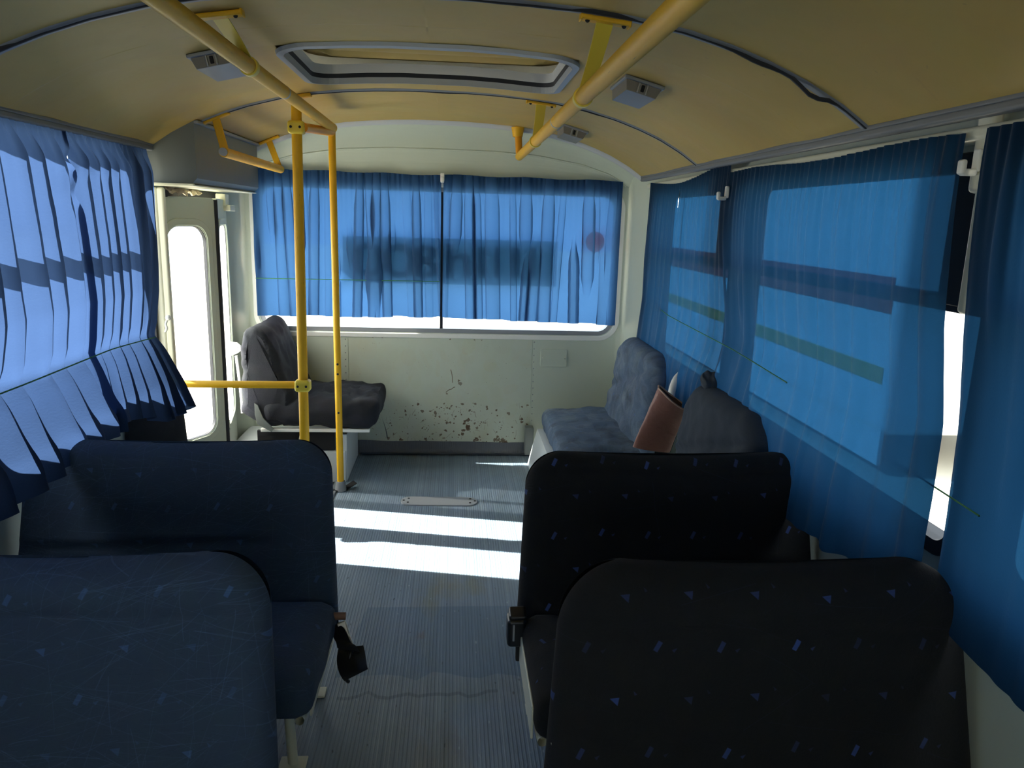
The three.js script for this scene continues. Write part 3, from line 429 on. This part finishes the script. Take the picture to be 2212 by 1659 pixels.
// ------------------------------------------------------------------ curtains: pleated sheets
// o.P(s) -> [x, z] along the rod; N inward normal [x, z]; yT(s), yH(s) top and hem; off(s, t, y) inward offset; along(s, t, y) shift along the rod in metres
function curtainGeo(o) {
  const nu = o.nu ?? 300, nv = o.nv ?? 70, L = o.L, sd = o.seed ?? 1; seed = sd * 7919 + 13;
  const folds = []; for (let i = 0; i < o.folds; i++) folds.push({ s: (i + rr(0.1, 0.9)) / o.folds * L, w: rr(0.35, 0.8) * L / o.folds * (o.wide ?? 0.6), a: o.amp * rr(0.4, 1.1), d: rr(-1, 1) * (o.drift ?? 0.02), t0: rnd() < 0.35 ? rr(0.2, 0.5) : -1, t1: rnd() < 0.3 ? rr(0.45, 0.9) : 2 });
  const g0 = rr(0, 6);
  const [dx, dz] = [(o.B[0] - o.A[0]) / L, (o.B[1] - o.A[1]) / L];
  const sheet = grid(nu, nv, (u, t) => {
    const s = u * L, y = lerp(o.yT(u), o.yH(u), t);
    let f = 0, ov = 0;
    for (const q of folds) { const k = (s - q.s - q.d * t) / q.w; if (Math.abs(k) > 3) continue; const life = sstep(q.t0 - 0.05, q.t0 + 0.2, t) * (1 - sstep(q.t1 - 0.2, q.t1, t)), e = q.a * Math.exp(-k * k) * life * lerp(0.45, 1, sstep(0, 0.25, t)) * (o.fade ? o.fade(t, y) : 1); f += e; ov += e * k * (o.over ?? 0.9); }
    if (o.saw) { const ph = s / o.saw.p + 0.55 * noise(s * 4.3, t * 0.5 + sd) + o.saw.ph, fr = ph - Math.floor(ph); const tri = fr < o.saw.k ? fr / o.saw.k : (1 - fr) / (1 - o.saw.k); f += o.saw.a * (tri * tri * (3 - 2 * tri)) * o.saw.env(t, y); ov += o.saw.shear * o.saw.env(t, y) * (tri - 0.5); }
    f += (o.gather ?? 0.004) * Math.sin(s * Math.PI * 2 / (o.gp ?? 0.035) + 2 * noise(s * 9, 0, sd) + g0) * Math.exp(-t * 7);
    f += 0.004 * fbm(s * 5, y * 4, sd) * t;
    ov *= sstep(0, 0.06, u) * sstep(0, 0.06, 1 - u);
    const al = s + ov + (o.along ? o.along(u, t, y) : 0), n = f + (o.off ? o.off(u, t, y) : 0);
    return [o.A[0] + dx * al + o.N[0] * n, y + (o.wave ?? 0) * t * noise(s * 7, sd), o.A[1] + dz * al + o.N[1] * n];
  }, (u, t) => [u * L, t * 1.0]);
  if (o.slit) { const [u0, u1, y0, y1] = o.slit, ix = sheet.index.array, p = sheet.attributes.position, keep = []; for (let i = 0; i < ix.length; i += 3) { const cu = ((ix[i] % (nu + 1)) + (ix[i + 1] % (nu + 1)) + (ix[i + 2] % (nu + 1))) / 3 / nu, y = (p.getY(ix[i]) + p.getY(ix[i + 1]) + p.getY(ix[i + 2])) / 3; const wd = (u1 - u0) / 2 * Math.min(1, (y - y0) / (y1 - y0) + 0.35); if (Math.abs(cu - (u0 + u1) / 2) > wd || y < y0 || y > y1) keep.push(ix[i], ix[i + 1], ix[i + 2]); } sheet.setIndex(keep); }
  return sheet;
}
{ // left side
  const leftLean = (y, far) => pw([[0.62, 0.13 * far + 0.02], [0.75, 0.075 * far + 0.03], [0.93, 0.012], [1.1, 0.028], [1.3, 0.02], [1.6, 0]], y);
  const G = 'blue curtains';
  const sawL = { p: 0.118, k: 0.78, a: 0.034, shear: 0.03, ph: 0.1, env: (t, y) => sstep(0, 0.12, t) * pw([[0.65, 1.2], [0.88, 0.75], [0.93, 0.5], [0.98, 0.8], [1.2, 1]], y) };
  solo('curtain', curtainGeo({ A: [-1.125, -0.6], B: [-1.125, -2.53], N: [1, 0], L: 1.93, yT: () => 1.645, yH: (u) => pw([[0, 0.62], [0.7, 0.655], [0.86, 0.68], [1, 0.67]], u), folds: 24, amp: 0.012, seed: 2, saw: sawL, wide: 0.5, over: 0.4, nu: 460, off: (u, t, y) => leftLean(y, 0.6), along: (u, t, y) => u * u * u * (0.008 - 0.03 * sstep(0.95, 0.65, y) + 0.035 * gauss(y - 0.72, 0.05)) - Math.pow(u, 30) * (0.045 * gauss(y - 1.545, 0.022) + 0.045 * gauss(y - 1.44, 0.035)) }), M.curtain, 'sunlit blue curtain nearest on the left side, reaching out of the picture', 'curtain', null);
  solo('curtain', curtainGeo({ A: [-1.125, -2.52], B: [-1.125, -3.17], N: [1, 0], L: 0.65, yT: () => 1.645, yH: (u) => pw([[0, 0.69], [0.2, 0.68], [0.45, 0.66], [0.62, 0.625], [0.8, 0.64], [1, 0.67]], u), folds: 10, amp: 0.01, seed: 5, saw: { ...sawL, p: 0.095, ph: 0.4, a: 0.03, shear: 0.03 }, wide: 0.5, over: 0.4, nu: 240, off: (u, t, y) => leftLean(y, 0.3 + 0.9 * u * u) + 0.045 * u * u * sstep(1.5, 0.9, y), along: (u, t, y) => -u * u * (0.2 * sstep(1.55, 0.95, y) + 0.07 * sstep(0.93, 0.65, y)) + (1 - u) * (0.02 * gauss(y - 1.55, 0.03) - 0.04 * sstep(0.92, 0.7, y)) }), M.curtain, 'sunlit blue curtain on the left between its neighbour and the rear door', 'curtain', null);
  // rear
  const rear = { N: [0, 1], gp: 0.03, gather: 0.003, amp: 0.026, wide: 0.34, over: 2.4, drift: 0.04 };
  solo('curtain', curtainGeo({ ...rear, A: [-1.035, -4.398], B: [0.006, -4.398], L: 1.04, yT: (u) => 1.637 + 0.003 * Math.sin(u * 20) - 0.008 * u, yH: (u) => 0.822 + 0.012 * u, folds: 19, seed: 11, wave: 0.014, nu: 420, off: (u, t, y) => 0.002 - 0.006 * gauss(y - 1.038, 0.03) }), M.curtainRear, 'blue rear window curtain, left half behind the yellow poles', 'curtain', null);
  solo('curtain', curtainGeo({ ...rear, A: [0.018, -4.398], B: [1.04, -4.398], L: 1.02, yT: (u) => 1.634 - 0.004 * u + 0.003 * Math.sin(u * 17), yH: (u) => 0.832 - 0.03 * u, folds: 19, seed: 17, wave: 0.014, nu: 420 }), M.curtainRear, 'blue rear window curtain, right half next to the corner pillar', 'curtain', null);
  // right side
  const lean = (y) => pw([[0.54, 0.055], [0.75, 0.04], [1.0, 0.012], [1.2, 0.015], [1.6, 0]], y);
  const right = { N: [-1, 0], gp: 0.035, gather: 0.004, amp: 0.016, wide: 0.5, over: 1.0, drift: 0.04 };
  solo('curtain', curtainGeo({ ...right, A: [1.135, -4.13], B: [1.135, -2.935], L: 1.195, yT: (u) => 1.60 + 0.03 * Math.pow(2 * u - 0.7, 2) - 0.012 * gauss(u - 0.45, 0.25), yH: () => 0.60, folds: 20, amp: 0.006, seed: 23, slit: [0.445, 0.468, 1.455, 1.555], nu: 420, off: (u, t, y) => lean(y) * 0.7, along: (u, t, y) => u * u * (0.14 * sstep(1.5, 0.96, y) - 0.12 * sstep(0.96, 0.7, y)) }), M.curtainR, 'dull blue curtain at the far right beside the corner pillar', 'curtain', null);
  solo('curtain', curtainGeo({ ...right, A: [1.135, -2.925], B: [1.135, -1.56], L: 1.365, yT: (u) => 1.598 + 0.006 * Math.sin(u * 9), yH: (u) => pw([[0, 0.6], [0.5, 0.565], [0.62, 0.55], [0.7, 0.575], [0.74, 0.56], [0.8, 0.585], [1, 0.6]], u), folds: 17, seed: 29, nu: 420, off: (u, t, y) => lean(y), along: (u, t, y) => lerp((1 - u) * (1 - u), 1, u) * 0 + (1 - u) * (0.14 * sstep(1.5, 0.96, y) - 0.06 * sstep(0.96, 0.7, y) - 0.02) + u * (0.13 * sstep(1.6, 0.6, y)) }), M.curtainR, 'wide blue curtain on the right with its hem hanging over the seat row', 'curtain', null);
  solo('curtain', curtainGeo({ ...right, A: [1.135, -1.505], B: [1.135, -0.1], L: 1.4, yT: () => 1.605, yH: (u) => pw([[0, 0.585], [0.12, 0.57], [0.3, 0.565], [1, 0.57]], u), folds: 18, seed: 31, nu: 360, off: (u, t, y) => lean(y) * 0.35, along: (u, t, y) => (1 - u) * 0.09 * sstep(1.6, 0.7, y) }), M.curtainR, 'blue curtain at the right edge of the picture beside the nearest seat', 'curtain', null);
  // cords that tie the curtains
  const cord = (pts, label) => solo('cord', tube(pts, 0.0022, 60, 6, 0.2), M.cord, label, 'cord');
  cord([[-1.06, 0.935, -1.0], [-1.06, 0.932, -2.05], [-1.065, 0.934, -2.6], [-1.045, 0.925, -2.93]], 'green cord stretched across the left curtains');
  cord([[-1.03, 1.036, -4.375], [-0.5, 1.038, -4.37], [0.0, 1.04, -4.375]], 'green cord across the left half of the rear curtain');
  cord([[1.17, 0.985, -4.13], [1.10, 0.975, -3.5], [1.085, 0.965, -2.62], [1.07, 0.95, -2.12]], 'green cord across the two far right curtains');
  cord([[1.12, 0.87, -1.62], [1.10, 0.865, -1.30]], 'short cord in the gap of the right curtains');
}
// hooks that hold the curtain wires
for (const [p, r, label] of [[[1.15, 1.525, -1.535], 0, 'white plastic hook on the pillar between the right curtains'], [[1.12, 1.505, -2.91], 0, 'small white hook between the two far right curtains'], [[0.012, 1.6, -4.385], Math.PI / 2, 'white hook at the top middle of the rear window']]) {
  const t = thing('curtain_hook', label, 'hook', p, r); part('plate', box(0.012, 0.045, 0.022, 0, 0.02, 0, 0.004), M.white, t); part('hook', merge(box(0.032, 0.014, 0.02, -0.018, -0.004, 0, 0.005), box(0.012, 0.03, 0.02, -0.032, 0.006, 0, 0.005)), M.white, t);
}
// board and sticker on the rear glass, seen through the cloth
{
  const tex = canvasTex(1024, 256, (g, w, h) => { g.fillStyle = '#c4d2cf'; g.fillRect(0, 0, w, h); g.fillStyle = '#2c1c1e'; g.font = 'bold 250px sans-serif'; g.textBaseline = 'middle'; g.globalAlpha = 0.8; ['O', 'O', '8', 'h'].forEach((c, i) => g.fillText(c, 24 + i * 148, h / 2 + 4)); for (const [x, ww] of [[640, 40], [720, 26], [800, 44], [890, 30]]) g.fillRect(x, 40, ww, 176); g.globalAlpha = 1; });
  const m = phys({ map: tex, transmission: 0.85, thickness: 0, roughness: 0.55 }); const g = box(1.24, 0.262, 0.003, 0.066, 1.15, -4.449, 0.001);
  { const p = g.attributes.position, uv = g.attributes.uv; for (let i = 0; i < p.count; i++) uv.setXY(i, (p.getX(i) + 0.554) / 1.24, (p.getY(i) - 1.019) / 0.262); }
  solo('window_board', g, m, 'grey lettered board showing dimly through the rear curtain', 'sign');
  solo('window_sticker', (() => { const q = new THREE.CircleGeometry(0.055, 24); q.scale(1, 1.1, 1); return T(merge(q.clone().translate(0, 0, 0.001), q.clone().rotateY(Math.PI)), 0.905, 1.285, -4.45); })(), phys({ color: '#ff5e4a', transmission: 0.9, thickness: 0, roughness: 0.5 }), 'red patch showing through the right half of the rear curtain', 'sticker');
}
// ------------------------------------------------------------------ double seats facing the camera
function benchSeat(x0, x1, ztop, { label, fab, ph, fold, buckle, yo = 0, rt = 0.105, taper = 0.03 }) {
  const w = x1 - x0, cx = (x0 + x1) / 2, aisle = cx > 0 ? -1 : 1;
  const t = thing('bus_seat', label, 'seat', [cx, 0, ztop + 0.13]);
  const bk = backPad({ w, h: 0.56, th: 0.1, rt, taper, ph, fold, R: 0.055, top: (x) => -0.006 * Math.cos(x * 5) });
  bk.rotateX(-0.21); bk.translate(0, 0.184 + yo, -0.045); part('backrest', bk, fab, t);
  const cu = cushion(w + (cx > 0 ? -0.02 : 0.01), 0.115, 0.43, 0.045, 0.012, 0.006, 1 + ph); cu.translate(0, 0.24, 0.21); part('seat_cushion', cu, fab, t);
  const e = aisle * (w / 2 - 0.03);
  part('frame', merge(tube([[e, 0.36, -0.07], [e, 0.2, -0.02], [e, 0.175, 0.1], [e, 0.165, 0.3], [e, 0.18, 0.4]], 0.012, 40, 8), tube([[-e, 0.36, -0.07], [-e, 0.2, -0.02], [-e, 0.175, 0.1], [-e, 0.165, 0.3], [-e, 0.18, 0.4]], 0.012, 40, 8), bar([-w / 2 + 0.03, 0.172, 0.36], [w / 2 - 0.03, 0.172, 0.36], 0.012), bar([-w / 2 + 0.03, 0.175, 0.02], [w / 2 - 0.03, 0.175, 0.02], 0.012), box(0.006, cx > 0 ? 0.09 : 0.02, 0.34, e + aisle * 0.022, cx > 0 ? 0.21 : 0.18, 0.2, 0.003)), M.paintCream, t);
  for (const z of [0.06, 0.3]) part('leg', merge(bar([e - aisle * 0.05, 0.17, z], [e - aisle * 0.035, 0.0, z + 0.03 * (z > 0.2 ? 1 : -1)], 0.013), box(0.07, 0.006, 0.05, e - aisle * 0.035, 0.004, z + 0.03 * (z > 0.2 ? 1 : -1))), M.paintCream, t);
  part('wall_bracket', box(0.04, 0.05, 0.36, -aisle * (w / 2 - 0.0), 0.15, 0.19), M.paintCream, t);
  if (buckle === 'metal') {
    const b = new THREE.Group(); b.name = 'belt_buckle'; b.position.set(aisle * (w / 2 + 0.0), 0, 0.03); t.add(b);
    part('pivot_bolt', merge(bar([-0.03, 0.262, 0.015], [0.035, 0.262, 0.015], 0.011, 10)), std({ color: '#7a5a48', roughness: 0.6 }), b);
    part('buckle_plate', T(merge(box(0.026, 0.075, 0.012, 0, 0, 0), box(0.01, 0.04, 0.018, 0.006, -0.03, 0)), 0.035, 0.215, 0.035, -0.4, 0, 0.35), M.steel, b);
    part('belt_end', grid(8, 14, (u, v) => [0.005 + 0.045 * v + (u - 0.5) * (0.035 + 0.03 * v), 0.24 - 0.05 * v + 0.006 * Math.sin(v * 9), 0.02 + 0.06 * v + (u - 0.5) * 0.02]), Object.assign(M.plastic.clone(), { side: THREE.DoubleSide }), b);
    part('belt_flap', grid(10, 12, (u, v) => [lerp(lerp(0.02, 0.09, u), lerp(0.045, 0.111, u), v) - 0.012 * Math.sin(Math.PI * v) * (1 - u), lerp(lerp(0.19, 0.197, u), lerp(0.13, 0.166, u), v), 0.085 + 0.03 * v - 0.02 * Math.cos(v * Math.PI)]), Object.assign(M.plastic.clone(), { side: THREE.DoubleSide }), b);
    part('buckle_housing', merge(T(box(0.035, 0.06, 0.03, 0, 0, 0, 0.01), 0.05, 0.165, 0.06, -0.3, 0, 0.3), new THREE.TorusGeometry(0.02, 0.006, 8, 16, 4).rotateY(1.2).translate(0.062, 0.17, 0.07), new THREE.TorusGeometry(0.03, 0.006, 8, 16, 4).rotateY(1.1).translate(0.06, 0.13, 0.085)), M.plastic, b);
  }
  if (buckle === 'box') {
    const b = new THREE.Group(); b.name = 'belt_retractor'; b.position.set(aisle * (w / 2 + 0.005), 0, 0.0); t.add(b);
    part('housing', merge(box(0.055, 0.085, 0.06, 0, 0.262, 0.03, 0.012), T(box(0.05, 0.02, 0.05, 0, 0, 0, 0.008), 0.002, 0.31, 0.03, 0.2, 0, 0)), M.plastic, b); part('slot', box(0.006, 0.05, 0.004, -0.01, 0.268, 0.061, 0.001), M.alu, b); part('bracket', box(0.02, 0.07, 0.02, 0.01, 0.2, 0.03), M.dark, b);
  }
  return t;
}
const crease = (x, y, y0, slope, x0, w) => { const k = y - y0 - slope * x; return (-0.014 * gauss(k, 0.008) + 0.012 * Math.exp(-Math.max(0, k) / 0.05) * (k > 0 ? 1 : 0) * (1 - gauss(k, 0.01))) * sstep(x0 - w, x0 + w, x); };
benchSeat(0.268, 1.205, -1.40, { label: 'nearest seat on the right, dark navy with blue flecks', fab: M.fabricR, ph: 0.3, yo: -0.013, rt: 0.13, taper: 0.045, fold: (x, y) => 0.012 * gauss(y - 0.48, 0.05) - 0.006 * gauss(y - 0.42 + 0.02 * x, 0.012), buckle: null });
benchSeat(0.275, 1.185, -2.10, { label: 'second seat on the right, dark navy, black belt box at its aisle side', fab: M.fabricR, ph: 1.1, fold: (x, y) => 0.01 * gauss(y - 0.45, 0.03) + crease(x, y, 0.235, -0.02, 0, 0.2) - 0.006 * gauss(y - 0.5, 0.012), buckle: 'box' });
benchSeat(-1.185, -0.262, -1.44, { label: 'nearest seat on the left, navy cover creased with fine pale lines', fab: M.fabricL, ph: 2.2, yo: -0.01, fold: (x, y) => -0.008 * gauss(y - 0.45 + 0.03 * x, 0.012) + 0.012 * gauss(y - 0.5, 0.04), buckle: null });
benchSeat(-1.19, -0.255, -2.20, { label: 'second seat on the left, navy, metal belt buckle hanging in the aisle', fab: M.fabricL, ph: 3.1, fold: (x, y) => crease(x, y, 0.262, 0.035, -0.4, 0.35) * (1 - sstep(0.22, 0.32, x)), buckle: 'metal' });
{ // padded guard beside the step, under the curtain
  const t = thing('guard_panel', 'dark padded guard against the left wall in front of the door', 'panel', [-1.09, 0, -2.98]);
  const g = backPad({ w: 0.3, h: 0.72, th: 0.06, rt: 0.05, taper: 0.045, ph: 0.7, R: 0.03 }); part('padding', g, M.fabricGrey, t); part('post', bar([-0.09, 0, -0.04], [-0.09, 0.66, -0.04], 0.014), M.paintCream, t);
}
// ------------------------------------------------------------------ side-facing seats at the rear
{
  const t = thing('side_seat', 'grey side-facing seat left of the rear wall, cover wrinkled', 'seat', [-0.6, 0, -4.09]);
  const prof = new THREE.Shape(); const pts = [[-0.37, 0.40], [-0.365, 0.58], [-0.36, 0.72], [-0.345, 0.78], [-0.315, 0.795], [-0.285, 0.765], [-0.25, 0.67], [-0.21, 0.56], [-0.17, 0.46], [-0.2, 0.36], [-0.29, 0.34]]; prof.moveTo(...pts[0]); prof.splineThru(pts.slice(1).map((p) => new THREE.Vector2(...p))); prof.closePath();
  const soft = (g, a, ph) => { g.deleteAttribute('normal'); g.deleteAttribute('uv'); const m = mergeVertices(g, 1e-4), p = m.attributes.position, uv = []; for (let i = 0; i < p.count; i++) { const x = p.getX(i), y = p.getY(i), z = p.getZ(i); uv.push(x + z, y); p.setXYZ(i, x + a * fbm(z * 9 + ph, y * 8, x * 5), y + a * 0.4 * noise(x * 9, z * 9, ph), z + a * fbm(x * 10, y * 9 + ph, 2)); } m.setAttribute('uv', new THREE.Float32BufferAttribute(uv, 2)); m.computeVertexNormals(); return m; };
  const bk = new THREE.ExtrudeGeometry(prof, { depth: 0.44, steps: 16, curveSegments: 20, bevelEnabled: true, bevelSize: 0.035, bevelThickness: 0.04, bevelSegments: 5 }); bk.translate(0, 0, -0.25); part('backrest', soft(bk, 0.013, 1.7), M.fabricGrey, t);
  const cu = cushion(0.60, 0.14, 0.52, 0.055, 0.012, 0.02, 2.3); cu.rotateZ(-0.02); cu.translate(-0.005, 0.385, -0.02); part('seat_cushion', cu, M.fabricGrey, t);
  part('cover_fold', grid(30, 16, (u, v) => { const x = -0.02 + 0.30 * u, z = 0.14 - 0.3 * v; return [x, 0.464 + 0.022 * Math.sin(Math.PI * v) * (0.6 + noise(u * 5, v * 3)) + 0.012 * noise(u * 9, v * 6) - 0.02 * u, z + 0.03 * noise(u * 4)]; }), Object.assign(M.fabricGrey.clone(), { side: THREE.DoubleSide }), t);
  part('strap', grid(4, 12, (u, v) => [0.30 + 0.055 * v - 0.02 * v * v + (u - 0.5) * 0.008, 0.36 - 0.13 * v, 0.14 + (u - 0.5) * 0.045 * (1 - 0.6 * v)]), Object.assign(M.fabricDark.clone(), { side: THREE.DoubleSide }), t);
  for (const z of [0.21, -0.2]) part('frame_rail', box(0.56, 0.018, 0.03, -0.03, 0.292, z), M.white, t);
  part('brace', bar([-0.1, 0.29, 0.2], [-0.12, 0.2, 0.2], 0.01), M.white, t);
  part('hinge_bracket', T(ext(poly([[-0.03, 0.02], [-0.02, -0.03], [0.05, -0.07], [0.06, -0.055], [0.01, 0.0], [-0.015, 0.07], [-0.03, 0.08]]), 0.006, 0.001), -0.3, 0.36, 0.235), M.greyPaint, t);
  part('pedestal', merge(box(0.62, 0.17, 0.50, -0.19, 0.085, -0.05), box(0.05, 0.26, 0.46, 0.1, 0.13, -0.05)), std({ color: '#d5dcdf', roughness: 0.45 }), t);
  part('shroud', box(0.4, 0.11, 0.02, -0.14, 0.225, 0.17), M.dark, t);
}
function sideBench(z0, z1, label, fab, ph, o) {
  const w = z1 - z0, t = thing('side_seat', label, 'seat', [0.78, 0, (z0 + z1) / 2]);
  const bk = backPad({ w, h: o.h, th: 0.11, rt: o.rt, taper: o.taper, ph, fold: o.fold, R: 0.06, lump: 0.008 }); bk.rotateX(-0.17); bk.rotateY(-Math.PI / 2); bk.translate(0.225, 0.27, 0); part('backrest', bk, fab, t);
  const cu = cushion(o.cw, 0.13, w * 0.98, 0.05, 0.012, 0.012, ph + 0.4); cu.rotateZ(0.03); cu.translate(0.27 - o.cw / 2, 0.275, 0); part('seat_cushion', cu, fab, t);
  part('base', (() => { const g = ext(poly([[-0.25, 0.0], [0.36, 0.0], [0.36, 0.21], [-0.2, 0.21]]), w * 0.9, 0.003); g.translate(0, 0, -w * 0.45); return g; })(), std({ color: '#dfe6e8', roughness: 0.35 }), t);
  return t;
}
{
  const wr = (ph) => (x, y) => -0.014 * gauss(y - 0.33 - 0.35 * x, 0.02) - 0.012 * gauss(y - 0.16 + 0.3 * x, 0.02) + 0.01 * noise(x * 6 + ph, y * 9);
  const a = sideBench(-4.26, -3.40, 'worn blue side-facing seat in the right rear corner by the pillar', M.fabricWorn, 0.5, { cw: 0.45, h: 0.52, rt: 0.13, taper: 0.07, fold: wr(1) });
  const b = sideBench(-2.99, -2.19, 'dark side-facing seat behind the second right-hand seat row, cover knotted', M.fabricDark, 1.7, { cw: 0.59, h: 0.53, rt: 0.14, taper: 0.06, fold: wr(4) });
  const kn = cushion(0.07, 0.045, 0.09, 0.02, 0.005, 0.02, 3.3); kn.rotateX(0.4); kn.translate(0.3, 0.8, -0.2); part('cover_knot', kn, M.fabricDark, b);
  part('frame_tube', merge(tube([[0.28, 0.60, 0.58], [0.295, 0.67, 0.56], [0.315, 0.71, 0.54], [0.345, 0.735, 0.52]], 0.017, 24, 10), new THREE.SphereGeometry(0.0165, 10, 8).translate(0.345, 0.735, 0.52)), M.white, a);
  part('side_cover', box(0.05, 0.17, 0.06, -0.235, 0.1, -0.53), M.greyPaint, a);
}
{ // brown bag with an open, lens-shaped mouth
  const t = thing('bag', 'brown leather bag with open top leaning on the right-hand rear seats', 'bag', [0.98, 0.41, -3.16]);
  const Q = [[-0.10, 0.02], [0.07, -0.005], [0.0, 0.295], [0.13, 0.20]]; // bottom left, bottom right, top left, top right
  const shell = (k, y0) => grid(64, 20, (u, v) => { const a = u * Math.PI * 2, c = 0.5 + 0.5 * k * Math.cos(a), d = (0.022 + 0.02 * v * v) * k * Math.sin(a), vv = lerp(y0, 1, v); const x = lerp(lerp(Q[0][0], Q[1][0], c), lerp(Q[2][0], Q[3][0], c), vv), y = lerp(lerp(Q[0][1], Q[1][1], c), lerp(Q[2][1], Q[3][1], c), vv) - 0.012 * Math.sin(Math.PI * c) * vv * vv + (Math.sin(a) < 0 ? 0.016 * vv * vv * Math.sin(-a) : -0.008 * vv * vv); return [x + 0.003 * noise(x * 30, y * 30), y, d + 0.006 * noise(x * 14, y * 14, 2)]; });
  part('body', shell(1, 0), Object.assign(M.leather, { side: THREE.DoubleSide }), t);
  part('lining', shell(0.94, 0.3), std({ color: '#4b332b', roughness: 0.7, side: THREE.DoubleSide }), t, 'dark inner lining');
  const rimPts = []; for (let i = 0; i <= 64; i++) { const a = i / 64 * Math.PI * 2, c = 0.5 + 0.5 * Math.cos(a); rimPts.push([lerp(Q[2][0], Q[3][0], c), lerp(Q[2][1], Q[3][1], c) - 0.012 * Math.sin(Math.PI * c) + (Math.sin(a) < 0 ? 0.016 * Math.sin(-a) : -0.008), 0.042 * Math.sin(a)]); }
  part('rim', tube(rimPts, 0.004, 96, 6), std({ color: '#b99a86', roughness: 0.5 }), t, 'paler mouth edge');
  part('gusset', grid(6, 16, (u, v) => { const x = lerp(Q[1][0], Q[3][0], v) + 0.004 - 0.012 * Math.sin(Math.PI * u), y = lerp(Q[1][1], Q[3][1], v); return [x + 0.02 * u, y, 0.0 - 0.05 * u]; }), std({ color: '#2a1c19', roughness: 0.6, side: THREE.DoubleSide }), t, 'dark side gusset');
}
{ // floor plate
  const t = thing('floor_plate', 'small rounded metal access plate screwed to the aisle floor', 'plate', [0.022, 0.0, -3.6]); t.rotation.y = -0.03;
  const g = ext(rrect(-0.19, -0.055, 0.19, 0.055, 0.053), 0.005, 0.002); g.rotateX(-Math.PI / 2); part('plate', g, M.aluDull, t);
  for (const [x, z] of [[-0.155, -0.027], [-0.155, 0.027], [0.155, -0.027], [0.155, 0.027], [-0.178, 0], [0.178, 0]]) part('screw', new THREE.SphereGeometry(0.006, 8, 5).scale(1, 0.5, 1).translate(x, 0.008, z), M.dark, t);
}
// ------------------------------------------------------------------ outside: yard and a parked coach, seen dimly through the right-hand curtains
struct('ground', box(120, 0.1, 120, 0, -1.0, 0), M.ground);
{
  const t = thing('parked_trailer', 'white trailer with red and yellow bands showing dimly through the right curtains', 'trailer', [5.4, -0.95, -11.2]);
  part('body', box(2.4, 2.7, 9, 0, 1.75, 0, 0.1), M.coachWhite, t); part('red_band', box(0.02, 0.34, 8.8, -1.2, 1.75, 0), M.coachRed, t); part('yellow_band', box(0.02, 0.16, 8.8, -1.2, 0.98, 0), M.coachYellow, t); part('side_skirt', box(0.04, 0.4, 8.9, -1.16, 0.3, 0), M.coachWhite, t);
  for (const z of [-2.9, 2.9]) part('wheel', new THREE.CylinderGeometry(0.42, 0.42, 0.28, 28).rotateZ(Math.PI / 2).translate(-0.9, 0.42, z), M.rubber, t);
}
renderer.render(scene, camera);
